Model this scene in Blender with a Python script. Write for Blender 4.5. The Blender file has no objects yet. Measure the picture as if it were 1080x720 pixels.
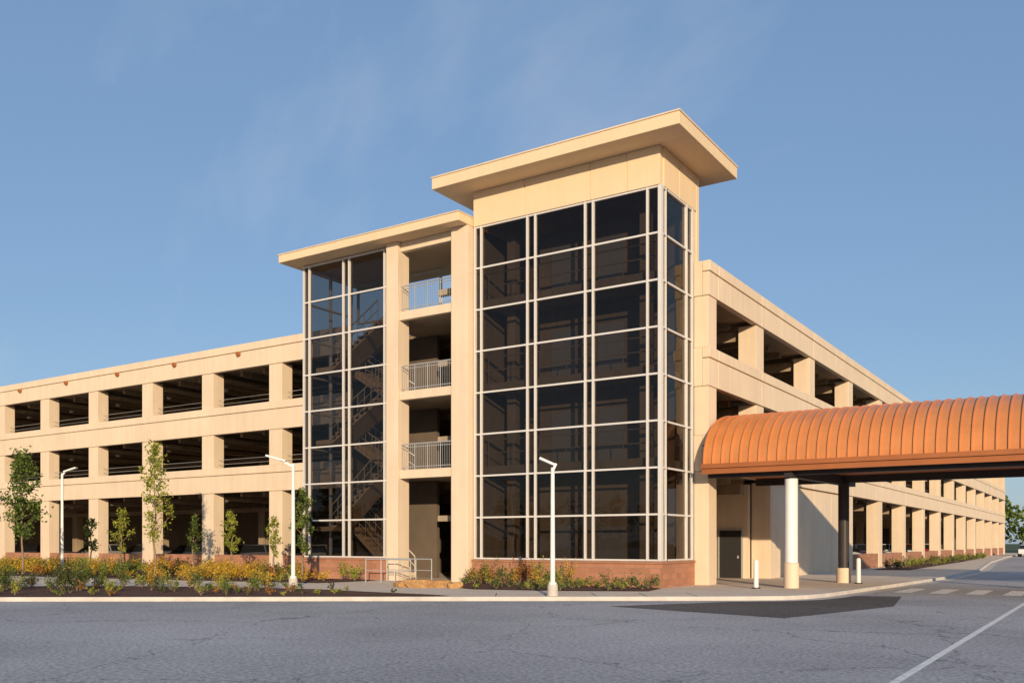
import bpy, bmesh, math, random
import numpy as np
from mathutils import Vector, Matrix, noise
random.seed(7); np.random.seed(7)
R=math.radians
scene=bpy.context.scene
COL=scene.collection

# building axes: X along front facade (right positive), Y into the site. Camera stands at origin.
def rd(X,Y):   # access-road frame -> world (road runs at an angle to the building)
    return (-0.549*Y+0.8357*X, 0.8357*Y+0.549*X)

# ------------------------------------------------------------------ materials
def newmat(name):
    m=bpy.data.materials.new(name); m.use_nodes=True
    nt=m.node_tree; b=nt.nodes['Principled BSDF']
    return m,nt,b
def N(nt,t,**kw):
    n=nt.nodes.new(t)
    for k,v in kw.items(): setattr(n,k,v)
    return n
def ramp(nt,stops):
    r=N(nt,'ShaderNodeValToRGB'); e=r.color_ramp.elements
    e[0].position=stops[0][0]; e[0].color=(*stops[0][1],1)
    e[1].position=stops[-1][0]; e[1].color=(*stops[-1][1],1)
    for p,c in stops[1:-1]:
        x=e.new(p); x.color=(*c,1)
    return r
def mul(c,f): return tuple(min(1,x*f) for x in c)
def noisy(name,col,var=0.15,scale=1.2,rough=0.85,bump=0.15,bscale=40,streak=0.0,metal=0.0,spec=0.3):
    m,nt,b=newmat(name)
    tc=N(nt,'ShaderNodeTexCoord')
    n1=N(nt,'ShaderNodeTexNoise'); n1.inputs['Scale'].default_value=scale; n1.inputs['Detail'].default_value=8; n1.inputs['Roughness'].default_value=0.65
    nt.links.new(tc.outputs['Object'],n1.inputs['Vector'])
    r=ramp(nt,[(0.3,mul(col,1-var)),(0.7,mul(col,1+var*0.6))])
    nt.links.new(n1.outputs['Fac'],r.inputs['Fac'])
    out=r.outputs['Color']
    if streak>0:
        mp=N(nt,'ShaderNodeMapping'); mp.inputs['Scale'].default_value=(2.2,2.2,0.12)
        nt.links.new(tc.outputs['Object'],mp.inputs['Vector'])
        n2=N(nt,'ShaderNodeTexNoise'); n2.inputs['Scale'].default_value=1.5; n2.inputs['Detail'].default_value=6
        nt.links.new(mp.outputs['Vector'],n2.inputs['Vector'])
        r2=ramp(nt,[(0.42,(1-streak,)*3),(0.62,(1,1,1))])
        nt.links.new(n2.outputs['Fac'],r2.inputs['Fac'])
        mx=N(nt,'ShaderNodeMix',data_type='RGBA',blend_type='MULTIPLY'); mx.inputs['Factor'].default_value=1
        nt.links.new(out,mx.inputs['A']); nt.links.new(r2.outputs['Color'],mx.inputs['B']); out=mx.outputs['Result']
    nt.links.new(out,b.inputs['Base Color'])
    b.inputs['Roughness'].default_value=rough; b.inputs['Metallic'].default_value=metal
    b.inputs['Specular IOR Level'].default_value=spec
    n3=N(nt,'ShaderNodeTexNoise'); n3.inputs['Scale'].default_value=bscale; n3.inputs['Detail'].default_value=4
    nt.links.new(tc.outputs['Object'],n3.inputs['Vector'])
    bp=N(nt,'ShaderNodeBump'); bp.inputs['Strength'].default_value=bump; bp.inputs['Distance'].default_value=0.02
    nt.links.new(n3.outputs['Fac'],bp.inputs['Height']); nt.links.new(bp.outputs['Normal'],b.inputs['Normal'])
    return m
M_conc=noisy('precast_concrete',(0.73,0.585,0.43),0.07,0.5,streak=0.06)
M_conc2=noisy('smooth_panel',(0.75,0.575,0.375),0.05,0.4,streak=0.03)
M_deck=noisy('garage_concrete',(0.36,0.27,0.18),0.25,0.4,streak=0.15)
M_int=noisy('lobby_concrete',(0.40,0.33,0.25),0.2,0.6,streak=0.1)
M_dark=noisy('shade_and_joint_dark',(0.13,0.10,0.075),0.25,0.4)  # dark tone: painted recess shade in the lobby, also joints and garage walls
M_alu=noisy('aluminium_mullion',(0.68,0.65,0.62),0.05,2,rough=0.5,bump=0.02,metal=0.1,spec=0.4)
M_white=noisy('white_paint',(0.76,0.75,0.72),0.06,3,rough=0.45,bump=0.03,spec=0.5)
M_walk=noisy('sidewalk_concrete',(0.68,0.57,0.46),0.12,0.8,bump=0.2)
M_kerb=noisy('kerb_concrete',(0.55,0.50,0.45),0.2,1.5,bump=0.2)
M_mulch=noisy('mulch',(0.12,0.055,0.038),0.6,9,rough=1,bump=1.0,bscale=25)
M_grass=noisy('grass_ground',(0.07,0.095,0.035),0.35,0.3,rough=1,bump=0.5)
M_copper=noisy('copper_sheet',(0.70,0.265,0.085),0.13,0.9,rough=0.40,bump=0.03,bscale=5,metal=0.25,spec=0.5)
M_copper2=noisy('copper_trim',(0.42,0.14,0.045),0.12,0.9,rough=0.5,bump=0.03,bscale=5,metal=0.3,spec=0.5)
M_steel=noisy('dark_steel',(0.04,0.035,0.035),0.2,2,rough=0.5,bump=0.03)
M_stone=noisy('sandstone',(0.46,0.26,0.11),0.4,3,rough=0.9,bump=0.8,bscale=9)
M_bark=noisy('bark',(0.26,0.19,0.13),0.3,9,rough=0.95,bump=0.6,bscale=30)
M_rubber=noisy('rubber',(0.02,0.02,0.02),0.1,5,rough=0.8)
M_door=noisy('dark_door',(0.03,0.028,0.027),0.1,3,rough=0.5)
M_line=noisy('road_paint',(0.80,0.79,0.76),0.3,6,rough=0.8,bump=0.1)
M_rail=noisy('galvanised_rail',(0.50,0.50,0.50),0.08,5,rough=0.4,bump=0.02,metal=0.4,spec=0.5)

def asphalt(name,base,warm):
    m,nt,b=newmat(name)
    tc=N(nt,'ShaderNodeTexCoord')
    def ns(s,d=8,rg=0.6):
        n=N(nt,'ShaderNodeTexNoise'); n.inputs['Scale'].default_value=s; n.inputs['Detail'].default_value=d; n.inputs['Roughness'].default_value=rg
        nt.links.new(tc.outputs['Object'],n.inputs['Vector']); return n
    a=ns(0.16,7); r1=ramp(nt,[(0.35,mul(base,0.80)),(0.65,mul(base,1.14))]); nt.links.new(a.outputs['Fac'],r1.inputs['Fac'])
    f=ns(14,8,0.85); r2=ramp(nt,[(0.38,(0.42,0.42,0.42)),(0.62,(1.5,1.5,1.48))]); nt.links.new(f.outputs['Fac'],r2.inputs['Fac'])
    mx=N(nt,'ShaderNodeMix',data_type='RGBA',blend_type='MULTIPLY'); mx.inputs['Factor'].default_value=1
    nt.links.new(r1.outputs['Color'],mx.inputs['A']); nt.links.new(r2.outputs['Color'],mx.inputs['B'])
    # cracks
    wob=ns(0.8,5); vm=N(nt,'ShaderNodeVectorMath',operation='MULTIPLY_ADD')
    nt.links.new(wob.outputs['Color'],vm.inputs[0]); vm.inputs[1].default_value=(2.2,2.2,0); nt.links.new(tc.outputs['Object'],vm.inputs[2])
    v=N(nt,'ShaderNodeTexVoronoi',feature='DISTANCE_TO_EDGE'); v.inputs['Scale'].default_value=0.2
    nt.links.new(vm.outputs[0],v.inputs['Vector'])
    r3=ramp(nt,[(0.0,(0.42,0.42,0.42)),(0.005,(1,1,1))]); nt.links.new(v.outputs['Distance'],r3.inputs['Fac'])
    mx2=N(nt,'ShaderNodeMix',data_type='RGBA',blend_type='MULTIPLY'); mx2.inputs['Factor'].default_value=1
    nt.links.new(mx.outputs['Result'],mx2.inputs['A']); nt.links.new(r3.outputs['Color'],mx2.inputs['B'])
    nt.links.new(mx2.outputs['Result'],b.inputs['Base Color'])
    b.inputs['Roughness'].default_value=0.9; b.inputs['Specular IOR Level'].default_value=0.2
    g=ns(45,4,0.75); bp=N(nt,'ShaderNodeBump'); bp.inputs['Strength'].default_value=0.4; bp.inputs['Distance'].default_value=0.012
    nt.links.new(g.outputs['Fac'],bp.inputs['Height']); nt.links.new(bp.outputs['Normal'],b.inputs['Normal'])
    return m
M_asph=asphalt('asphalt',(0.41,0.40,0.41),0)
M_asph2=asphalt('dark_asphalt',(0.12,0.11,0.105),0)

def brick():
    m,nt,b=newmat('brick_base')
    tc=N(nt,'ShaderNodeTexCoord'); sx=N(nt,'ShaderNodeSeparateXYZ'); nt.links.new(tc.outputs['Object'],sx.inputs[0])
    ad=N(nt,'ShaderNodeMath',operation='ADD'); nt.links.new(sx.outputs['X'],ad.inputs[0]); nt.links.new(sx.outputs['Y'],ad.inputs[1])
    cx=N(nt,'ShaderNodeCombineXYZ'); nt.links.new(ad.outputs[0],cx.inputs['X']); nt.links.new(sx.outputs['Z'],cx.inputs['Y'])
    t=N(nt,'ShaderNodeTexBrick'); t.inputs['Scale'].default_value=1; t.inputs['Brick Width'].default_value=0.4; t.inputs['Row Height'].default_value=0.2
    t.inputs['Mortar Size'].default_value=0.008; t.inputs['Color1'].default_value=(0.44,0.20,0.115,1); t.inputs['Color2'].default_value=(0.34,0.15,0.085,1); t.inputs['Mortar'].default_value=(0.24,0.17,0.13,1)
    nt.links.new(cx.outputs[0],t.inputs['Vector']); nt.links.new(t.outputs['Color'],b.inputs['Base Color']); b.inputs['Roughness'].default_value=0.9
    n3=N(nt,'ShaderNodeTexNoise'); n3.inputs['Scale'].default_value=30; nt.links.new(tc.outputs['Object'],n3.inputs['Vector'])
    bp=N(nt,'ShaderNodeBump'); bp.inputs['Strength'].default_value=0.4; bp.inputs['Distance'].default_value=0.02
    nt.links.new(n3.outputs['Fac'],bp.inputs['Height']); nt.links.new(bp.outputs['Normal'],b.inputs['Normal'])
    return m
M_brick=brick()

def glassmat(name,tint,f0=0.05):
    m=bpy.data.materials.new(name); m.use_nodes=True; nt=m.node_tree
    for n in list(nt.nodes): nt.nodes.remove(n)
    o=N(nt,'ShaderNodeOutputMaterial'); mix=N(nt,'ShaderNodeMixShader')
    lw=N(nt,'ShaderNodeLayerWeight'); lw.inputs['Blend'].default_value=0.5
    p=N(nt,'ShaderNodeMath',operation='POWER'); nt.links.new(lw.outputs['Facing'],p.inputs[0]); p.inputs[1].default_value=5
    ma=N(nt,'ShaderNodeMath',operation='MULTIPLY_ADD'); nt.links.new(p.outputs[0],ma.inputs[0]); ma.inputs[1].default_value=0.85; ma.inputs[2].default_value=f0
    tr=N(nt,'ShaderNodeBsdfTransparent'); tr.inputs['Color'].default_value=(*tint,1)
    gl=N(nt,'ShaderNodeBsdfGlossy'); gl.inputs['Roughness'].default_value=0.01; gl.inputs['Color'].default_value=(1,0.92,0.82,1)
    tc=N(nt,'ShaderNodeTexCoord'); n=N(nt,'ShaderNodeTexNoise'); n.inputs['Scale'].default_value=0.7; nt.links.new(tc.outputs['Object'],n.inputs['Vector'])
    bp=N(nt,'ShaderNodeBump'); bp.inputs['Strength'].default_value=0.25; bp.inputs['Distance'].default_value=0.03
    nt.links.new(n.outputs['Fac'],bp.inputs['Height']); nt.links.new(bp.outputs['Normal'],gl.inputs['Normal'])
    nt.links.new(ma.outputs[0],mix.inputs['Fac']); nt.links.new(tr.outputs[0],mix.inputs[1]); nt.links.new(gl.outputs[0],mix.inputs[2])
    nt.links.new(mix.outputs[0],o.inputs['Surface'])
    return m
M_glass=glassmat('tinted_glass',(0.30,0.275,0.26),0.03)
M_glassc=glassmat('clear_glass',(0.9,0.9,0.9),0.04)
M_carglass,_,_b=newmat('car_glass'); _b.inputs['Base Color'].default_value=(0.012,0.014,0.016,1); _b.inputs['Roughness'].default_value=0.06

def leafmat(name,stops):
    m=bpy.data.materials.new(name); m.use_nodes=True; nt=m.node_tree
    for n in list(nt.nodes): nt.nodes.remove(n)
    o=N(nt,'ShaderNodeOutputMaterial'); g=N(nt,'ShaderNodeNewGeometry')
    r=ramp(nt,stops); nt.links.new(g.outputs['Random Per Island'],r.inputs['Fac'])
    d=N(nt,'ShaderNodeBsdfPrincipled'); d.inputs['Roughness'].default_value=0.6; d.inputs['Specular IOR Level'].default_value=0.25
    t=N(nt,'ShaderNodeBsdfTranslucent'); mx=N(nt,'ShaderNodeMixShader'); mx.inputs['Fac'].default_value=0.3
    nt.links.new(r.outputs['Color'],d.inputs['Base Color']); nt.links.new(r.outputs['Color'],t.inputs['Color'])
    nt.links.new(d.outputs[0],mx.inputs[1]); nt.links.new(t.outputs[0],mx.inputs[2]); nt.links.new(mx.outputs[0],o.inputs['Surface'])
    return m
L_green=leafmat('leaf_green',[(0,(0.04,0.07,0.015)),(0.5,(0.11,0.16,0.03)),(1,(0.20,0.24,0.05))])
L_lime=leafmat('leaf_lime',[(0,(0.12,0.16,0.02)),(0.5,(0.27,0.30,0.04)),(1,(0.42,0.40,0.06))])
L_gold=leafmat('leaf_gold',[(0,(0.28,0.17,0.02)),(0.5,(0.55,0.34,0.03)),(1,(0.72,0.46,0.05))])
L_dark=leafmat('leaf_dark',[(0,(0.02,0.035,0.012)),(0.5,(0.05,0.07,0.018)),(1,(0.09,0.11,0.03))])
L_rust=leafmat('leaf_rust',[(0,(0.22,0.09,0.02)),(1,(0.45,0.20,0.04))])

# ------------------------------------------------------------------ mesh helpers
def empty(name,loc=(0,0,0)):
    e=bpy.data.objects.new(name,None); e.location=loc; COL.objects.link(e); return e
def link(name,me,mats,parent=None,loc=None):
    o=bpy.data.objects.new(name,me); COL.objects.link(o)
    for m in (mats if isinstance(mats,(list,tuple)) else [mats]): me.materials.append(m)
    if parent: o.parent=parent
    if loc: o.location=loc
    return o
class MB:
    def __init__(s): s.v=[]; s.f=[]; s.m=[]
    def box(s,x0,x1,y0,y1,z0,z1,mi=0):
        i=len(s.v)
        s.v+=[(x0,y0,z0),(x1,y0,z0),(x1,y1,z0),(x0,y1,z0),(x0,y0,z1),(x1,y0,z1),(x1,y1,z1),(x0,y1,z1)]
        for q in ((0,3,2,1),(4,5,6,7),(0,1,5,4),(1,2,6,5),(2,3,7,6),(3,0,4,7)):
            s.f.append(tuple(i+k for k in q)); s.m.append(mi)
    def quad(s,pts,mi=0):
        i=len(s.v); s.v+=list(pts); s.f.append(tuple(range(i,i+len(pts)))); s.m.append(mi)
    def tube(s,p0,p1,r0,r1,n=8,mi=0,cap=True):
        p0=Vector(p0);p1=Vector(p1);d=(p1-p0).normalized()
        a=d.cross(Vector((0,0,1)) if abs(d.z)<0.9 else Vector((1,0,0))).normalized(); b=d.cross(a)
        i=len(s.v)
        for p,r in((p0,r0),(p1,r1)):
            for k in range(n):
                t=2*math.pi*k/n; s.v.append(tuple(p+a*math.cos(t)*r+b*math.sin(t)*r))
        for k in range(n):
            s.f.append((i+k,i+(k+1)%n,i+n+(k+1)%n,i+n+k)); s.m.append(mi)
        if cap:
            s.f.append(tuple(i+k for k in range(n))[::-1]); s.m.append(mi)
            s.f.append(tuple(i+n+k for k in range(n))); s.m.append(mi)
    def beam(s,p0,p1,w,h,mi=0):  # rectangular bar between points
        p0=Vector(p0);p1=Vector(p1);d=(p1-p0).normalized()
        a=d.cross(Vector((0,0,1))).normalized()*w/2; b=a.cross(d).normalized()*h/2
        i=len(s.v)
        for p in(p0,p1):
            for q in(-a-b,a-b,a+b,-a+b): s.v.append(tuple(p+q))
        for q in((3,2,1,0),(4,5,6,7),(0,1,5,4),(1,2,6,5),(2,3,7,6),(3,0,4,7)):
            s.f.append(tuple(i+k for k in q)); s.m.append(mi)
    def make(s,name,mats,parent=None,bevel=0,smooth=False,loc=None):
        me=bpy.data.meshes.new(name); me.from_pydata(s.v,[],s.f)
        o=link(name,me,mats,parent,loc)
        if any(s.m): me.polygons.foreach_set('material_index',s.m)
        if smooth: me.polygons.foreach_set('use_smooth',[True]*len(s.f))
        bm=bmesh.new(); bm.from_mesh(me); bmesh.ops.recalc_face_normals(bm,faces=bm.faces); bm.to_mesh(me); bm.free()
        if bevel:
            md=o.modifiers.new('bevel','BEVEL'); md.width=bevel; md.segments=2; md.limit_method='ANGLE'
        return o

# ------------------------------------------------------------------ ground
g=MB(); g.quad([(-1500,-1500,-0.03),(1500,-1500,-0.03),(1500,1500,-0.03),(-1500,1500,-0.03)]); g.make('ground',M_grass)
g=MB(); g.quad([(-130,-70,0),(16,-70,0),(16,165,0),(-130,165,0)]); g.make('asphalt_road',M_asph)
kp=[rd(-100,26.1),rd(-30,26.2),rd(-10,26.6),rd(6.0,26.9),(-8.9,26.45),(-8.2,27.1),(-7.75,28.0),(-7.5,29.3),(-7.0,38),(-6.6,46),(-6.6,60),(-8.5,85),(-10.3,120),(-10.8,164)]
# raised plot behind kerb
back=[(-129,164),(-129,kp[0][1])]
g=MB()
poly=kp+back
g.quad([(x,y,0.11) for x,y in poly]); g.make('sidewalk',M_walk)
def offset(pl,d):
    out=[]
    for i,p in enumerate(pl):
        a=Vector(pl[max(i-1,0)]);b=Vector(pl[min(i+1,len(pl)-1)]); t=(b-a).normalized(); n=Vector((t.y,-t.x)); out.append(tuple(Vector(p)+n*d))
    return out
def strip(mb,pa,pb,za,zb):
    for i in range(len(pa)-1):
        mb.quad([(*pa[i],za),(*pa[i+1],za),(*pb[i+1],zb),(*pb[i],zb)])
k=MB(); inn=offset(kp,-0.16); out1=offset(kp,0.02); out0=offset(kp,0.04)
strip(k,inn,out1,0.125,0.125); strip(k,out1,out0,0.125,0.0)
strip(k,inn,inn,0.125,0.05)
k.make('kerb',M_kerb)
k=MB(); strip(k,out0,offset(kp,0.5),0.006,0.006); k.make('gutter',M_kerb)
# opposite kerb and verge (right side of the road)
k=MB(); k.box(9.0,9.16,-70,160,-0.01,0.13); k.make('kerb',M_kerb)
k=MB(); k.quad([(9.16,-70,0.11),(16,-70,0.11),(16,160,0.11),(9.16,160,0.11)]); k.make('verge',M_grass)
# darker road patch + markings
k=MB(); k.quad([(-11.3,21.9,0.004),(-6.2,20.6,0.004),(-4.9,26,0.004),(-5.6,31,0.004),(-6.9,30.5,0.004),(-7.15,29.2,0.004),(-7.4,27.8,0.004),(-7.9,26.8,0.004),(-8.7,26.05,0.004),(-9.1,25.7,0.004)]); k.make('dark_road_patch',M_asph2)
k=MB(); k.quad([(-2.35,4,0.004),(-2.24,4,0.004),(-2.0,32,0.004),(-2.12,32,0.004)])
k.quad([(-2.12,39,0.004),(-2.0,39,0.004),(-3.0,110,0.004),(-3.12,110,0.004)])
x=-6.3
while x<8.3:
    k.quad([(x,33.3,0.008),(x+0.55,33.3,0.008),(x+0.55,36.6,0.008),(x,36.6,0.008)]); x+=1.1
k.make('road_markings',M_line)
# sidewalk control joints
k=MB()
for i in range(10):
    X=-8+i*1.5
    if X>-1.2: k.quad([(*rd(X,27.1),0.115),(*rd(X+0.025,27.1),0.115),(*rd(X+0.025,29.0),0.115),(*rd(X,29.0),0.115)])
for i in range(30):
    y=42+i*2.0
    k.quad([(-12.4,y,0.115),(-7.3,y,0.115),(-7.3,y+0.03,0.115),(-12.4,y+0.03,0.115)])
k.make('sidewalk_joints',M_dark)
# mulch beds
bed1=[rd(-70,26.55),rd(-30,26.65),rd(-10,27.0),rd(-1.8,27.15),rd(-2.6,27.9),rd(-4.4,29.2),rd(-6.6,31.0),rd(-9.2,32.2),rd(-14,33.2),rd(-24,33.0),rd(-70,33)]
bed2=[(-25.9,29.2),(-26.2,26.0),(-34,24.6),(-46,23.4),(-70,22.0),(-95,21.0),(-95,32.3),(-31.5,32.3),(-31.5,29.2)]
bed3=[(-21.2,29.4),(-13.1,29.4),(-12.7,27.5),(-15.3,26.1),(-18.3,25.4),(-20.7,26.6)]
bed4=[(-11.9,57),(-9.9,57),(-10.5,85),(-12.0,115)]
for nm,b in(('mulch_bed',bed1),('mulch_bed',bed2),('mulch_bed',bed3),('mulch_bed',bed4)):
    k=MB(); k.quad([(x,y,0.135) for x,y in b]); k.make(nm,M_mulch)

# ------------------------------------------------------------------ parking garage
G=empty('parking_garage')
VF=33.0; UR=-12.69; UL=-96.0; VB=145.0
bands=[(4.4,5.75),(7.6,9.05),(11.0,12.3)]
colU=[-36.4-5.4*i for i in range(11)]
colV=[38.9+8.16*i for i in range(14)]
m=MB()
# front bands, panel by panel
edges=[-31.2]+[c for c in colU]+[UL]
edges=sorted(edges)
for z0,z1 in bands:
    for a,b in zip(edges[:-1],edges[1:]):
        m.box(a+0.016,b-0.016,VF-0.02,VF+0.25,z0,z1-0.42)
        m.box(a+0.016,b-0.016,VF-0.06,VF+0.25,z1-0.39,z1)
    m.box(UL,-31.2,VF+0.05,VF+0.24,z0+0.02,z1-0.03)
    ev=[32.72,33.7]+colV+[VB]
    for a,b in zip(ev[:-1],ev[1:]):
        if b-a<0.3: continue
        m.box(UR-0.25,UR+0.02,a+0.016,b-0.016,z0,z1-0.42)
        m.box(UR-0.25,UR+0.06,a+0.016,b-0.016,z1-0.39,z1)
    m.box(UR-0.24,UR-0.04,33.0,VB-0.05,z0+0.02,z1-0.03)
    m.box(-13.28,UR-0.26,32.74,33.1,z0,z1)
# columns
for c in colU:
    for z0,z1 in((0.1,4.39),(5.76,7.59),(9.06,10.99)):
        m.box(c-0.48,c+0.48,VF+0.03,VF+0.75,z0,z1)
for c in colV:
    for z0,z1 in((0.1,4.39),(5.76,7.59),(9.06,10.99)):
        if z0<1 and c<54: continue
        m.box(UR-0.85,UR-0.06,c-0.5,c+0.5,z0,z1)
for z0,z1 in((0.1,4.39),(5.76,7.59),(9.06,10.99)):
    m.box(-13.29,UR-0.02,32.78,33.62,z0,z1)
# end walls & rear bands
m.box(UR-0.9,UR-0.02,VB-1.2,VB-0.06,0.1,4.38)
# ground-floor closed wall below walkway canopy
for a,b in((41.2,44.5),(44.53,47.8),(47.83,51.2),(51.23,54.6)):
    m.box(UR-0.45,UR-0.15,a,b,0.1,4.38)
m.box(UR-0.95,UR-0.08,40.4,41.18,0.1,4.38)
m.make('facade_panels',M_conc,G,bevel=0.015)
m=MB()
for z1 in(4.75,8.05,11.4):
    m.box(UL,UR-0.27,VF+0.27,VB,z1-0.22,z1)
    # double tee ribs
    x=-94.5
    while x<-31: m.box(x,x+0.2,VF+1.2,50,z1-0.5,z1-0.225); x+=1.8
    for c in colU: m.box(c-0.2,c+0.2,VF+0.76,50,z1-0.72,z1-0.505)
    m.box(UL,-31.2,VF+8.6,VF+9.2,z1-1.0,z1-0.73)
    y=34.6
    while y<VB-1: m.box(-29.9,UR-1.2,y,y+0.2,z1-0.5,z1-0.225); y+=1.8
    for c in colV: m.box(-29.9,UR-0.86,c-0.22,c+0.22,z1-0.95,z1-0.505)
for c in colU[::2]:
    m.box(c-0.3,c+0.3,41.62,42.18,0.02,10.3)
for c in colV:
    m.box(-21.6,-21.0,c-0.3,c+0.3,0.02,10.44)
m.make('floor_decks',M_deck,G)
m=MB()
m.box(UL,-31,50.0,50.3,0.02,11.1); m.box(-30.3,-30.0,33.5,VB,0.02,11.1)  # added walls inside the decks, block light and the view through
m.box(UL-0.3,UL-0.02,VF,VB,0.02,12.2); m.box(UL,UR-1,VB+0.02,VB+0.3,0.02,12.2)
m.make('end_and_light_block_walls',M_dark,G)
m=MB()
for z1 in(4.75,8.05,11.4):
    for c in colU: m.tube((c+2.7,36.5,z1-0.52),(c+2.7,36.5,z1-0.66),0.16,0.10,12)
    for c in colV: m.tube((-16.5,c+4,z1-0.52),(-16.5,c+4,z1-0.66),0.16,0.10,12)
m.make('ceiling_fixtures',M_white,G)
# cable barriers behind the openings
m=MB()
for z in(5.75,9.05):
    for h in(0.25,0.5): m.tube((UL,VF+0.4,z+h),(-31.2,VF+0.4,z+h),0.012,0.012,4)
    for h in(0.25,0.5): m.tube((UR-0.95,33.7,z+h),(UR-0.95,VB-1,z+h),0.012,0.012,4)
m.make('barrier_cables',M_rail,G)
# entrance recess under canopy
m=MB(); m.box(-19.0,-18.8,33.7,40.3,0.1,4.3); m.box(-18.79,-13.66,40.0,40.3,0.1,4.3); m.box(-18.79,-13.3,33.45,33.66,0.1,4.3)
m.make('entrance_recess',M_conc,G)
m=MB(); m.box(-14.95,-13.95,39.93,39.99,0.12,2.25); m.box(-18.79,-18.70,36.2,37.2,0.12,2.25); m.make('entrance_doors',M_door,G)
m=MB(); m.box(-15.03,-14.96,39.90,39.99,0.12,2.33); m.box(-13.94,-13.87,39.90,39.99,0.12,2.33); m.box(-14.955,-13.945,39.90,39.99,2.26,2.33); m.box(-14.12,-14.05,39.88,39.925,1.0,1.12); m.make('door_frame',M_rail,G)
# brick base walls
m=MB()
for i in range(len(colU)-1):
    m.box(colU[i+1]+0.49,colU[i]-0.49,VF+0.1,VF+0.4,0.1,1.05)
m.box(-35.9,-31.3,VF+0.1,VF+0.4,0.1,1.05)
for i in range(2,len(colV)-1):
    m.box(UR-0.5,UR-0.12,colV[i]+0.51,colV[i+1]-0.51,0.1,1.0)
TL,TR,TF,TB=-21.38,-13.30,29.78,33.0
m.box(TL-0.02,TR+0.06,TF-0.10,TF+0.2,0.08,0.95)
m.box(TR-0.2,TR+0.06,TF+0.2,32.74,0.08,0.95)
SL,SR=-31.0,-25.78
m.box(SL-0.05,SR+0.02,TF-0.10,TF+0.2,0.08,0.95)
m.box(SL-0.05,SL+0.2,TF+0.2,VF+0.09,0.08,0.95)
m.make('brick_base',M_brick,G)
m=MB()
m.box(TL-0.02,TR+0.11,TF-0.15,TF+0.18,0.955,1.04); m.box(TR-0.15,TR+0.11,TF+0.18,32.72,0.955,1.04)
m.box(SL-0.1,SR+0.02,TF-0.15,TF+0.18,0.955,1.04); m.box(SL-0.1,SL+0.15,TF+0.18,VF,0.955,1.04)
m.make('base_coping',M_brick,G,bevel=0.01)
# copper scuppers on parapet
m=MB()
for c in colU:
    m.tube((c+2.675,VF-0.2,11.78),(c+2.675,VF-0.065,11.78),0.11,0.13,16)
m.make('roof_scuppers',M_copper2,G)

# ---- tower curtain walls
ZB,ZT=1.05,14.28
rows=[ZB+i*(ZT-ZB)/8 for i in range(9)]
mull=MB(); pan=MB(); pan2=MB()
def pane(face,a,b,z0,z1,pos,P=None):
    P=P or pan
    j=[random.uniform(-0.008,0.008) for _ in range(4)]
    if face=='v': P.quad([(a,pos+j[0],z0),(b,pos+j[1],z0),(b,pos+j[1]+j[2],z1),(a,pos+j[0]+j[2],z1)])
    else: P.quad([(pos+j[0],a,z0),(pos+j[1],b,z0),(pos+j[1]+j[2],b,z1),(pos+j[0]+j[2],a,z1)])
def curtain(face,vs,pos,rows,out=-1,w=0.07,P=None):
    d0,d1=(pos-0.09,pos+0.06) if out<0 else (pos-0.06,pos+0.09)
    for a in vs:
        (mull.box(a-w/2,a+w/2,d0,d1,rows[0],rows[-1]) if face=='v' else mull.box(d0,d1,a-w/2,a+w/2,rows[0],rows[-1]))
    e0,e1=(pos-0.07,pos+0.05) if out<0 else (pos-0.05,pos+0.07)
    for a,b in zip(vs[:-1],vs[1:]):
        for z in rows:
            zz0,zz1=z-0.033,z+0.033
            if z==rows[0]: zz0,zz1=z,z+0.06
            if z==rows[-1]: zz0,zz1=z-0.06,z
            (mull.box(a+w/2,b-w/2,e0,e1,zz0,zz1) if face=='v' else mull.box(e0,e1,a+w/2,b-w/2,zz0,zz1))
        for z0,z1 in zip(rows[:-1],rows[1:]): pane(face,a,b,z0,z1,pos,P)
tv=[-21.33,-21.03,-18.86,-18.50,-16.33,-16.0,-13.82,-13.36]
curtain('v',tv,TF+0.06,rows)
curtain('u',[30.25,32.1,32.66],TR-0.06,rows,out=1)
curtain('u',[TF+0.12,30.25],TR-0.06,rows,out=1,w=0.069)
curtain('v',[-30.95,-30.6,-28.5,-28.15,-26.1,-25.82],TF+0.06,rows)
curtain('u',[TF+0.2,31.5,32.9],SL+0.06,rows,P=pan2)
# rear clerestory of stair tower, above the parking deck
curtain('v',[-30.9,-28.3,-25.8],VF+0.35,[12.35,14.25],w=0.06,P=pan2)
mull.box(TR-0.10,TR+0.035,TF-0.035,TF+0.10,ZB,ZT+0.002)
mull.make('curtain_wall_mullions',M_alu,G)
pan.make('curtain_wall_glass',M_glass,G)
pan2.make('side_and_rear_glass',M_glassc,G)
# ---- tower cap + roof
m=MB()
zc0,zc1=ZT+0.005,15.66
cu=[TL,-18.95,-16.1,-14.6,TR]
for a,b in zip(cu[:-1],cu[1:]):
    m.box(a+0.014,b-0.014,TF-0.06,TF+0.2,zc0,zc1)
m.box(TL+0.02,TR-0.02,TF-0.03,TF+0.18,zc0+0.01,zc1-0.01)
m.box(TR-0.22,TR+0.03,TF+0.21,31.35,zc0,zc1); m.box(TR-0.22,TR+0.03,31.38,33.0,zc0,zc1)
m.box(TL-0.02,TL+0.2,TF+0.21,33.0,zc0,zc1)
m.box(TL-0.02,TR+0.03,33.02,33.25,8.0,zc1)
m.box(TR-0.18,TR-0.01,32.70,33.0,12.3,ZT)
m.make('tower_cap',M_conc2,G,bevel=0.012)
m=MB()
ox=1.2
m.box(TL-ox,TR+ox,TF-ox,TB+ox,15.67,16.10)
m.make('tower_roof',M_conc2,G,bevel=0.02)
m=MB(); m.box(TL-ox-0.03,TR+ox+0.03,TF-ox-0.03,TB+ox+0.03,16.103,16.16); m.make('tower_roof_coping',M_conc,G,bevel=0.01)
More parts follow.
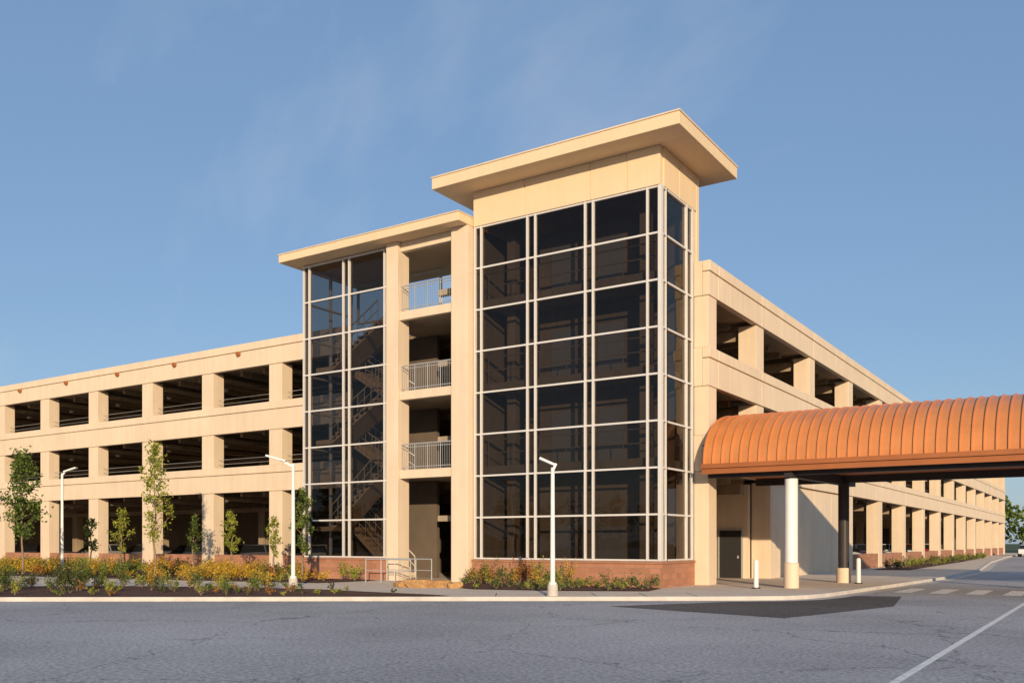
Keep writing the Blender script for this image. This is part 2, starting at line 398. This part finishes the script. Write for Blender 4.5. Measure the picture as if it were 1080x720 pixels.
m=MB(); m.box(-31.6,-21.45,28.85,34.6,14.34,14.68); m.make('stair_roof',M_conc2,G,bevel=0.02)
m=MB(); m.box(-31.63,-21.43,28.82,34.63,14.683,14.73); m.make('stair_roof_coping',M_conc,G,bevel=0.01)
m=MB()
# piers flanking balconies
m.box(-25.76,-25.12,29.50,30.25,0.1,14.33); m.box(-22.28,-21.45,29.45,30.3,0.1,14.33)
for z in(4.75,8.05,11.4):
    m.box(-25.11,-22.29,29.62,29.85,z-0.36,z)
m.box(-25.11,-22.29,29.7,29.95,13.95,14.33)
m.make('piers_and_balcony_edges',M_conc,G,bevel=0.015)
m=MB()
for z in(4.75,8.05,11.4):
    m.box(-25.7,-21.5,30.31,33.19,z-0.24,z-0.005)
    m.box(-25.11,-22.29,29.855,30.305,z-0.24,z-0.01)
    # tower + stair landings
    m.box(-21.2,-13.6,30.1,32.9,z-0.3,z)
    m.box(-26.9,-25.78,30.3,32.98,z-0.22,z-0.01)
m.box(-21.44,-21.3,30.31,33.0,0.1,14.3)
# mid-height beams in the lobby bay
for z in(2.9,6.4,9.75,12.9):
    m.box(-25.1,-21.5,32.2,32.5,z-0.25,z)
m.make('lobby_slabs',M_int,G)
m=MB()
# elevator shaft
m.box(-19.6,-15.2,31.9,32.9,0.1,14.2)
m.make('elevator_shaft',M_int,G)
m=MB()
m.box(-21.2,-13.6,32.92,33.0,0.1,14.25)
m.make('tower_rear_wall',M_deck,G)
m=MB()
for z in(0.15,4.75,8.05,11.4):
    for x in(-19.0,-16.9): m.box(x,x+1.1,31.86,31.895,z+0.01,z+2.2)
m.make('elevator_doors',M_rail,G)
m=MB(); 
for z in(4.75,8.05,11.4):   # guard rails behind the tower glass
    for h in(1.07,0.55): m.tube((-21.2,30.25,z+h),(-13.7,30.25,z+h),0.025,0.025,6)
    for i in range(7): m.tube((-21.0+i*1.2,30.25,z),(-21.0+i*1.2,30.25,z+1.07),0.02,0.02,6)
for x in(-20.4,-14.5): m.box(x-0.2,x+0.2,31.0,31.4,0.12,14.2)
m.make('tower_interior_frame',M_int,G)
# stairs
m=MB(); r=MB()
lv=[0.12,4.75,8.05,11.4]
for a,b in zip(lv[:-1],lv[1:]):
    mid=(a+b)/2
    for (y0,y1,xa,xb,za,zb) in((31.75,32.95,-27.0,-29.8,a,mid),(30.35,31.55,-29.8,-27.0,mid,b)):
        n=10
        m.beam((xa,(y0+y1)/2,za-0.12),(xb,(y0+y1)/2,zb-0.12),y1-y0,0.18)
        for i in range(n):
            t=(i+0.5)/n; xx=xa+(xb-xa)*t; zz=za+(zb-za)*(i+1)/n
            m.box(xx-0.15,xx+0.15,y0,y1,zz-0.16,zz-0.01)
        for yy in(y0+0.03,y1-0.03):
            r.tube((xa,yy,za+0.95),(xb,yy,zb+0.95),0.03,0.03,6)
            r.tube((xa,yy,za+0.5),(xb,yy,zb+0.5),0.02,0.02,6)
            for i in range(8):
                t=i/7; xx=xa+(xb-xa)*t; zz=za+(zb-za)*t; r.tube((xx,yy,zz),(xx,yy,zz+0.95),0.018,0.018,5)
    m.box(-30.75,-29.8,30.35,32.95,mid-0.2,mid)
m.make('stair_flights',M_conc,G)
r.make('stair_handrails',M_alu,G)
# wall behind lobby, dark colour stands in for shade in the recess
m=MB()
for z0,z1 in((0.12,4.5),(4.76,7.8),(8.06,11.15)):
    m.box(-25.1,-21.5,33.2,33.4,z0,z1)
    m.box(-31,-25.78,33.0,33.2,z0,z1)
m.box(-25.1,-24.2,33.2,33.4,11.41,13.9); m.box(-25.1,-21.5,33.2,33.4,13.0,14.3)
m.make('lobby_shade_walls',M_dark,G)
# balcony railings
m=MB()
for z in(4.75,8.05,11.4):
    y=29.72
    for h,w in((1.08,0.028),(0.95,0.016),(0.12,0.018)): m.tube((-25.11,y,z+h),(-22.29,y,z+h),w,w,6)
    for i in range(25):
        x=-25.05+i*0.1125; rr=0.022 if i%6==0 else 0.009
        m.tube((x,y,z),(x,y,z+1.07),rr,rr,5)
m.make('balcony_railings',M_rail,G)

# entrance handrail at stair bay
H=empty('handrail')
m=MB()
for y in(27.3,28.6):
    pts=[(-24.9,y,0.12),(-24.9,y,1.05),(-22.6,y,1.05),(-22.6,y,0.12)]
    for a,b in zip(pts[:-1],pts[1:]): m.tube(a,b,0.022,0.022,8)
    m.tube((-24.9,y,0.6),(-22.6,y,0.6),0.015,0.015,6)
    for x in(-24.1,-23.4): m.tube((x,y,0.12),(x,y,1.05),0.017,0.017,6)
m.make('rails',M_rail,H)

# ------------------------------------------------------------------ walkway canopy
C=empty('walkway_canopy')
v0,v1,ze,zr=31.9,39.3,4.45,6.66
cu0,cu1=-12.58,15.0
def arc(t,off=0): # t 0..1
    a=math.pi*t; c=(v0+v1)/2; hw=(v1-v0)/2+off; hr=(zr-ze)+off
    ca=math.cos(a); sa=math.sin(a)
    return (c-hw*(abs(ca)**0.9)*(1 if ca>0 else -1), ze+hr*(sa**0.85))
NS=36
m=MB()
for i in range(NS):
    a=arc(i/NS); b=arc((i+1)/NS)
    m.quad([(cu0,a[0],a[1]),(cu1,a[0],a[1]),(cu1,b[0],b[1]),(cu0,b[0],b[1])])
o=m.make('vault_roof',M_copper,C,smooth=True)
m=MB(); x=cu0+0.03
while x<cu1:
    for i in range(NS):
        a=arc(i/NS,0.05); b=arc((i+1)/NS,0.05); a0=arc(i/NS,-0.01); b0=arc((i+1)/NS,-0.01)
        w=0.018
        m.quad([(x-w,a[0],a[1]),(x+w,a[0],a[1]),(x+w,b[0],b[1]),(x-w,b[0],b[1])])
        m.quad([(x-w,a0[0],a0[1]),(x-w,a[0],a[1]),(x-w,b[0],b[1]),(x-w,b0[0],b0[1])])
        m.quad([(x+w,a0[0],a0[1]),(x+w,a[0],a[1]),(x+w,b[0],b[1]),(x+w,b0[0],b0[1])])
    x+=0.34
m.make('standing_seams',M_copper,C)
m=MB()
for ue,ux in((cu0-0.01,cu0-0.06),(cu1+0.01,cu1+0.06)):
    p=[(ue,*arc(i/NS,-0.01)) for i in range(NS+1)]
    m.quad(p)
m.box(cu0,cu1,v0-0.12,v0+0.02,4.20,4.52); m.box(cu0,cu1,v1-0.02,v1+0.12,4.20,4.52)
m.box(cu0,cu1,v0-0.20,v0-0.125,4.40,4.56)
m.make('eave_trim',M_copper2,C)
m=MB()
m.box(cu0+0.02,cu1-0.02,v0+0.03,v1-0.03,4.36,4.42)
m.make('soffit',M_copper2,C)
m=MB()
cpos=[(-9.5,32.4,-9.0,37.8),(3.2,32.4,3.2,37.8),(13.6,32.4,13.6,37.8)]
for a,b,c,d in cpos:
    m.beam((a,v0+0.1,4.17),(c,v1-0.1,4.17),0.28,0.35)
for vv in(32.4,37.8):
    m.box(cu0+0.05,cu1-0.05,vv-0.13,vv+0.13,4.08,4.355)
m.make('support_beams',M_steel,C)
m=MB(); s=MB(); cw=MB()
for a,b,c,d in cpos:
    m.tube((a,b,3.6),(a,b,4.07),0.15,0.15,20)
    m.tube((c,d,0.71),(c,d,4.07),0.21,0.21,20)  # rear columns left dark, colour stands in for shade under the canopy
    cw.tube((a,b,1.0),(a,b,3.95),0.225,0.225,24)
    s.tube((a,b,0.1),(a,b,0.99),0.26,0.26,24); s.tube((c,d,0.1),(c,d,0.7),0.28,0.28,24)
m.make('stubs_and_shaded_columns',M_steel,C); cw.make('column_cladding',M_white,C,smooth=False); s.make('column_plinths',M_conc,C)

# bollards
def bollard(x,y):
    B=empty('bollard',(x,y,0.11)); m=MB(); m.tube((0,0,0),(0,0,0.95),0.085,0.085,16); m.tube((0,0,0.95),(0,0,1.0),0.085,0.04,16); m.make('post',M_white,B)
    m=MB(); m.tube((0,0,-0.0),(0,0,0.04),0.15,0.15,16); m.make('base_plate',M_steel,B)
bollard(-10.4,31.3); bollard(-8.3,37.2)

# ------------------------------------------------------------------ street lamps
def lamp(x,y,h,ang,arm):
    L=empty('street_lamp',(x,y,0.1)); L.rotation_euler=(0,0,ang)
    m=MB(); m.tube((0,0,0.0),(0,0,0.35),0.17,0.15,16); m.make('footing',M_kerb,L)
    m=MB(); m.tube((0,0,0.35),(0,0,0.42),0.12,0.12,12); m.tube((0,0,0.4),(0,0,h),0.075,0.055,12)
    m.beam((0,0,h-0.1),(arm,0,h+0.12),0.06,0.07); m.make('pole',M_white,L,smooth=False)
    m=MB(); m.beam((arm*0.55,0,h+0.08),(arm+0.5,0,h+0.28),0.26,0.07); m.make('luminaire',M_white,L,bevel=0.015)
A=R(33.3)
lamp(*rd(1.22,27.45),3.85,A+math.pi,-0.1)
lamp(*rd(-7.74,32.4),4.4,A+math.pi,0.45)
lamp(*rd(-22.1,45),5.0,A,0.2)

# ------------------------------------------------------------------ foliage
def leaves_mesh(name,pts,size,mat,parent=None,flat=0.0,aspect=0.55):
    pts=np.asarray(pts,dtype=float); n=len(pts)
    d=np.random.normal(size=(n,3)); d/=np.linalg.norm(d,axis=1)[:,None]
    e=np.random.normal(size=(n,3)); e-=d*(e*d).sum(1)[:,None]; e/=np.linalg.norm(e,axis=1)[:,None]
    s=(size*np.random.uniform(0.6,1.3,n))[:,None]
    v=np.empty((n,4,3)); v[:,0]=pts-d*s*0.5; v[:,1]=pts+e*s*aspect*0.5; v[:,2]=pts+d*s*0.5; v[:,3]=pts-e*s*aspect*0.5
    me=bpy.data.meshes.new(name); me.vertices.add(n*4); me.vertices.foreach_set('co',v.reshape(-1))
    me.loops.add(n*4); me.loops.foreach_set('vertex_index',np.arange(n*4)); me.polygons.add(n)
    me.polygons.foreach_set('loop_start',np.arange(n)*4); me.polygons.foreach_set('loop_total',np.full(n,4)); me.update(calc_edges=True)
    return link(name,me,mat,parent)
def tree(x,y,h,crown0,wid,n,mat,leaf=0.11,lean=0.0,name='young_tree',z=0.13,tr=0.05):
    n=int(n*1.7); leaf*=1.15
    T=empty(name,(x,y,z)); m=MB(); pts=[]
    P=[Vector((0,0,0))]; K=7
    for i in range(1,K+1):
        P.append(Vector((lean*i/K+random.uniform(-.06,.06),random.uniform(-.06,.06),h*0.95*i/K)))
    def tp(z):
        t=z/(h*0.95)*K; i=min(int(t),K-1); return P[i].lerp(P[i+1],t-i)
    for i in range(K): m.tube(P[i],P[i+1],tr*(1-0.85*i/K),tr*(1-0.85*(i+1)/K),8,cap=False)
    nb=max(10,int((h-crown0)*6))
    for b in range(nb):
        t=(b+random.random())/nb; z0=crown0+(h*0.93-crown0)*t; p=tp(z0)
        prof=math.sin(math.pi*min(1,(0.18+0.82*t)))**0.7*(1-0.35*t)
        L=wid*0.5*prof*random.uniform(0.35,1.45); a=b*2.4+random.uniform(-.4,.4)
        q=p+Vector((math.cos(a)*L,math.sin(a)*L,L*random.uniform(0.5,1.2)))
        m.tube(p,q,tr*0.35*(1-t*0.6),0.006,5,cap=False)
        k=int(n/nb)
        for c in range(3):
            f=random.uniform(0.35,1.05); cc=p.lerp(q,f); sp=wid*0.085*random.uniform(0.6,1.4)
            for _ in range(k//3): pts.append((cc.x+random.gauss(0,sp),cc.y+random.gauss(0,sp),cc.z+random.gauss(0,sp*1.1)))
    m.make('trunk_and_limbs',M_bark,T,smooth=True)
    leaves_mesh('leaves',pts,leaf,mat,T)
    return T
tree(*rd(-20.6,38.5),5.6,1.6,1.5,1500,L_green,0.13)
tree(*rd(-21.3,36.8),3.2,1.0,0.9,500,L_green,0.11)
tree(*rd(-16.4,42),6.5,1.5,1.5,900,L_lime,0.13)
tree(*rd(-8.7,38),4.0,1.2,0.9,800,L_green,0.12)
tree(*rd(-13.5,44),3.3,1.0,0.9,420,L_lime,0.11)
tree(*rd(-16.2,46.5),3.1,1.0,0.9,380,L_green,0.11)
tree(*rd(-19.4,45.5),3.4,1.1,1.0,420,L_lime,0.11)
tree(*rd(-21.6,47),3.0,1.0,0.9,380,L_green,0.11)
tree(*rd(-10.9,42),2.9,0.9,0.8,350,L_lime,0.11)
tree(*rd(-27.5,47),3.6,1.1,1.0,420,L_green,0.11)

def inpoly(x,y,pl):
    c=False; j=len(pl)-1
    for i in range(len(pl)):
        if (pl[i][1]>y)!=(pl[j][1]>y) and x<(pl[j][0]-pl[i][0])*(y-pl[i][1])/(pl[j][1]-pl[i][1])+pl[i][0]: c=not c
        j=i
    return c
def scatter(poly,n,test=None):
    xs=[p[0] for p in poly]; ys=[p[1] for p in poly]; out=[]; k=0
    while len(out)<n and k<200000:
        k+=1; x=random.uniform(min(xs),max(xs)); y=random.uniform(min(ys),max(ys))
        if inpoly(x,y,poly) and (test is None or test(x,y)): out.append((x,y))
    return out
def shrubs(name,items,mats,leaf=0.075,dens=150):
    E=empty(name); groups={i:[] for i in range(len(mats))}; tw=MB()
    for (x,y,h,w,mi) in items:
        nb=random.randint(5,9); tips=[]
        for b in range(nb):
            a=random.uniform(0,6.28); rr=w*0.5*random.uniform(0.2,1); t=(x+math.cos(a)*rr,y+math.sin(a)*rr,0.13+h*random.uniform(0.45,1)); tips.append(t)
            tw.tube((x,y,0.13),t,0.008,0.003,3,cap=False)
        for _ in range(int(dens*h*w*1.6)+25):
            t=random.choice(tips); f=random.uniform(0.35,1.05)
            groups[mi].append((x+(t[0]-x)*f+random.gauss(0,w*0.09),y+(t[1]-y)*f+random.gauss(0,w*0.09),max(0.15,0.13+(t[2]-0.13)*f+random.gauss(0,h*0.06))))
    tw.make('twigs',M_bark,E)
    for i,g in groups.items():
        if g: leaves_mesh('leaves',g,leaf,mats[i],E)
mats=[L_green,L_lime,L_gold,L_dark,L_rust]
near=lambda x,y: x>-66
it=[]
for x,y in scatter(bed2,380,near):
    c=noise.noise(Vector((x*0.22,y*0.22,0)))
    mi=random.choice([2,2,1,4,2,2]) if c>-0.12 else random.choice([0,1,0,3,2])
    it.append((x,y,random.uniform(0.3,0.85),random.uniform(0.6,1.1),mi))
shrubs('shrubs',it,mats,0.09,230)
it=[]
for x,y in scatter(bed1,170,lambda x,y: x>-45):
    it.append((x,y,random.uniform(0.15,0.4),random.uniform(0.22,0.5),random.choice([0,0,3,1,1,4])))
for x,y in scatter([rd(-22,29),rd(-13.5,29),rd(-13.5,33),rd(-22,33)],55):
    it.append((x,y,random.uniform(0.5,1.2),random.uniform(0.5,0.85),random.choice([0,0,3,1])))
for x,y in scatter([rd(-13,30),rd(-8,29.5),rd(-8.5,32.2),rd(-13,33)],14):
    it.append((x,y,random.uniform(0.4,0.8),random.uniform(0.5,0.8),random.choice([0,1,2])))
shrubs('shrubs',it,mats,0.07,260)
it=[]
for x,y in scatter(bed3,34):
    it.append((x,y,random.uniform(0.15,0.35),random.uniform(0.3,0.6),random.choice([0,3,1])))
for i in range(18):
    it.append((-21.0+i*0.26,28.9+random.uniform(-.3,.2),random.uniform(0.6,1.15),0.6,random.choice([2,0,1,1,4])))
for i in range(14):
    it.append((-17+i*0.3,28.8+random.uniform(-.3,.2),random.uniform(0.25,0.6),0.5,random.choice([0,0,1])))
shrubs('shrubs',it,mats,0.075,240)
it=[(random.uniform(-11.9,-10.5),57+i*0.55,random.uniform(0.3,0.7),0.7,random.choice([0,1,3])) for i in range(90)]
shrubs('shrubs',it,mats,0.11,90)

# sandstone boulders
for i,(X,Y,sx,sz) in enumerate([(-3.3,32.6,0.6,0.30),(-2.5,32.7,0.5,0.26),(-4.0,33.0,0.4,0.2),(-2.0,32.2,0.35,0.2)]):
    me=bpy.data.meshes.new('boulder'); bm=bmesh.new(); bmesh.ops.create_icosphere(bm,subdivisions=4,radius=1)
    for v in bm.verts:
        v.co*=1+0.35*noise.noise(v.co*1.3+Vector((i*7,0,0)))+0.10*noise.noise(v.co*5)
        v.co.x=max(-0.75,min(0.75,v.co.x)); v.co.z=max(-0.6,min(0.6,v.co.z)); v.co.y=max(-0.8,min(0.8,v.co.y))
    bm.to_mesh(me); bm.free()
    o=link('boulder',me,M_stone); o.location=(*rd(X,Y),0.13+sz*0.3); o.scale=(sx,sx*0.7,sz); o.rotation_euler=(0,0,i*1.3)

# distant trees
def treeline(name,centres,hs,mat):
    E=empty(name); pts=[]; tw=MB()
    for (x,y),h in zip(centres,hs):
        w=h*random.uniform(0.32,0.45)
        tw.tube((x,y,0),(x,y,h*0.7),0.25,0.08,6)
        for c in range(16):
            a=random.uniform(0,6.28); rr=w*random.uniform(0,1)**0.5; zz=h*random.uniform(0.28,0.95); rr*=(1-((zz/h-0.55)/0.55)**2)**0.5 if abs(zz/h-0.55)<0.55 else 0.3
            cc=(x+math.cos(a)*rr,y+math.sin(a)*rr,zz)
            s=w*0.22
            for _ in range(45): pts.append((cc[0]+random.gauss(0,s),cc[1]+random.gauss(0,s),max(0.3,cc[2]+random.gauss(0,s))))
    tw.make('trunks',M_bark,E); leaves_mesh('foliage',pts,0.75,mat,E,aspect=0.8)
cs=[(-70+i*4.2+random.uniform(-1.5,1.5),178+random.uniform(0,14)) for i in range(42)]
treeline('distant_trees',cs,[random.uniform(7,12) for _ in cs],L_green)
cs=[]
for i in range(60):
    a=R(185+i*3.2); rr=random.uniform(135,160); cs.append((math.cos(a)*rr-10,math.sin(a)*rr))
treeline('distant_trees',cs,[random.uniform(8,13) for _ in cs],L_green)

# ------------------------------------------------------------------ cars
def car(x,y,ang,colr,z=0.0):
    E=empty('parked_car',(x,y,z)); E.rotation_euler=(0,0,ang)
    pm=noisy('car_paint',colr,0.03,1,rough=0.25,bump=0.0,spec=0.6)
    prof=[(-2.2,0.35),(-2.25,0.6),(-2.2,0.88),(-1.85,0.98),(-1.0,1.02),(1.0,0.98),(1.9,0.85),(2.2,0.72),(2.27,0.5),(2.2,0.3)]
    def loft(prof,w0f,mat,name):
        me=bpy.data.meshes.new(name); bm=bmesh.new(); rings=[]
        for s in(-1,1):
            rings.append([bm.verts.new((px,s*w0f(px,pz),pz)) for px,pz in prof])
        n=len(prof)
        bm.faces.new(rings[0]); bm.faces.new(rings[1][::-1])
        for i in range(n): bm.faces.new((rings[0][i],rings[1][i],rings[1][(i+1)%n],rings[0][(i+1)%n]))
        bmesh.ops.recalc_face_normals(bm,faces=bm.faces); bm.to_mesh(me); bm.free()
        o=link(name,me,mat,E); md=o.modifiers.new('b','BEVEL'); md.width=0.06; md.segments=3; return o
    loft(prof,lambda a,b:0.9-0.12*max(0,abs(a)-1.6)-0.05*max(0,b-0.7),pm,'body')
    cab=[(-1.9,0.96),(-1.35,1.38),(-0.7,1.46),(0.35,1.44),(1.15,0.96)]
    loft(cab,lambda a,b:0.84-0.42*(b-0.96),M_carglass,'windows')
    loft([(-1.38,1.39),(-0.7,1.49),(0.3,1.47),(0.42,1.41),(-0.7,1.42)],lambda a,b:0.66,pm,'roof')
    m=MB(); 
    for xx in(-0.35,): 
        for s in(-1,1): m.beam((xx,s*0.845,0.96),(xx,s*0.66,1.42),0.08,0.05)
    m.make('pillars',pm,E)
    m=MB(); h=MB()
    for xx in(-1.38,1.4):
        for s in(-1,1):
            m.tube((xx,s*0.72,0.33),(xx,s*0.92,0.33),0.33,0.33,24); h.tube((xx,s*0.90,0.33),(xx,s*0.93,0.33),0.2,0.18,12)
    m.make('tyres',M_rubber,E); h.make('wheel_rims',M_rail,E)
    m=MB()
    for s in(-1,1): m.box(2.12,2.24,s*0.72-0.15,s*0.72+0.15,0.62,0.74)
    m.make('headlights',M_white,E)
for xx,cc in((-69,(0.03,0.03,0.035)),(-61,(0.25,0.25,0.27)),(-55.5,(0.12,0.12,0.14)),(-50.5,(0.05,0.05,0.07)),(-44.8,(0.08,0.08,0.1)),(-39.5,(0.3,0.3,0.3))):
    car(xx,39.5,R(90),cc,z=0.115)
for i,(yy,cc) in enumerate([(57.5,(0.5,0.5,0.5)),(60.5,(0.04,0.04,0.05)),(64,(0.4,0.4,0.42)),(67.6,(0.2,0.03,0.02)),(71,(0.05,0.06,0.1)),(76,(0.5,0.5,0.52)),(83,(0.6,0.6,0.6)),(90,(0.1,0.1,0.1)),(95,(0.3,0.02,0.02)),(104,(0.5,0.5,0.5))]):
    car(-16.2,yy,0 if i%2 else math.pi,cc,z=0.115)
car(-8.8,128,R(90),(0.7,0.7,0.7),z=0.0)

# ------------------------------------------------------------------ light, sky, camera
sd=Vector((0.64,-0.77,0)).normalized(); el=R(12)
sun_dir=Vector((sd.x*math.cos(el),sd.y*math.cos(el),math.sin(el)))
L=bpy.data.lights.new('sun','SUN'); L.energy=5.0; L.angle=R(0.5); L.color=(1.0,0.79,0.53)
lo=bpy.data.objects.new('sun',L); COL.objects.link(lo); lo.rotation_euler=sun_dir.to_track_quat('Z','Y').to_euler(); lo.location=(0,0,40)
w=bpy.data.worlds.new('World'); scene.world=w; w.use_nodes=True; nt=w.node_tree; bg=nt.nodes['Background']
sky=N(nt,'ShaderNodeTexSky',sky_type='NISHITA'); sky.sun_disc=False; sky.sun_elevation=el
sky.sun_rotation=math.atan2(sun_dir.x,sun_dir.y); sky.air_density=1.0; sky.dust_density=0.6; sky.ozone_density=2.0
hz=N(nt,'ShaderNodeMix',data_type='RGBA'); hz.inputs['Factor'].default_value=0.6; nt.links.new(sky.outputs['Color'],hz.inputs['A']); hz.inputs['B'].default_value=(1.45,2.42,4.1,1)
tc=N(nt,'ShaderNodeTexCoord'); mp=N(nt,'ShaderNodeMapping'); mp.inputs['Rotation'].default_value=(0.2,0.5,0.9); mp.inputs['Scale'].default_value=(1.2,6.0,3.0)
nt.links.new(tc.outputs['Generated'],mp.inputs['Vector'])
cn=N(nt,'ShaderNodeTexNoise'); cn.inputs['Scale'].default_value=1.1; cn.inputs['Detail'].default_value=9; cn.inputs['Roughness'].default_value=0.55
nt.links.new(mp.outputs['Vector'],cn.inputs['Vector'])
cr=ramp(nt,[(0.52,(0,0,0)),(0.85,(0.35,0.35,0.35))]); nt.links.new(cn.outputs['Fac'],cr.inputs['Fac'])
mx=N(nt,'ShaderNodeMix',data_type='RGBA'); nt.links.new(cr.outputs['Color'],mx.inputs['Factor']); nt.links.new(hz.outputs['Result'],mx.inputs['A']); mx.inputs['B'].default_value=(4.5,4.7,5.2,1)
nt.links.new(mx.outputs['Result'],bg.inputs['Color']); bg.inputs['Strength'].default_value=0.145
cam=bpy.data.cameras.new('camera'); co=bpy.data.objects.new('camera',cam); COL.objects.link(co)
cam.sensor_width=36; cam.lens=32.2; cam.shift_y=212/1080; cam.clip_end=4000; cam.clip_start=0.1
co.location=(0,0,1.7); co.rotation_euler=(R(90),0,R(33.3)); scene.camera=co
scene.view_settings.view_transform='Standard'; scene.view_settings.look='None'; scene.view_settings.exposure=0
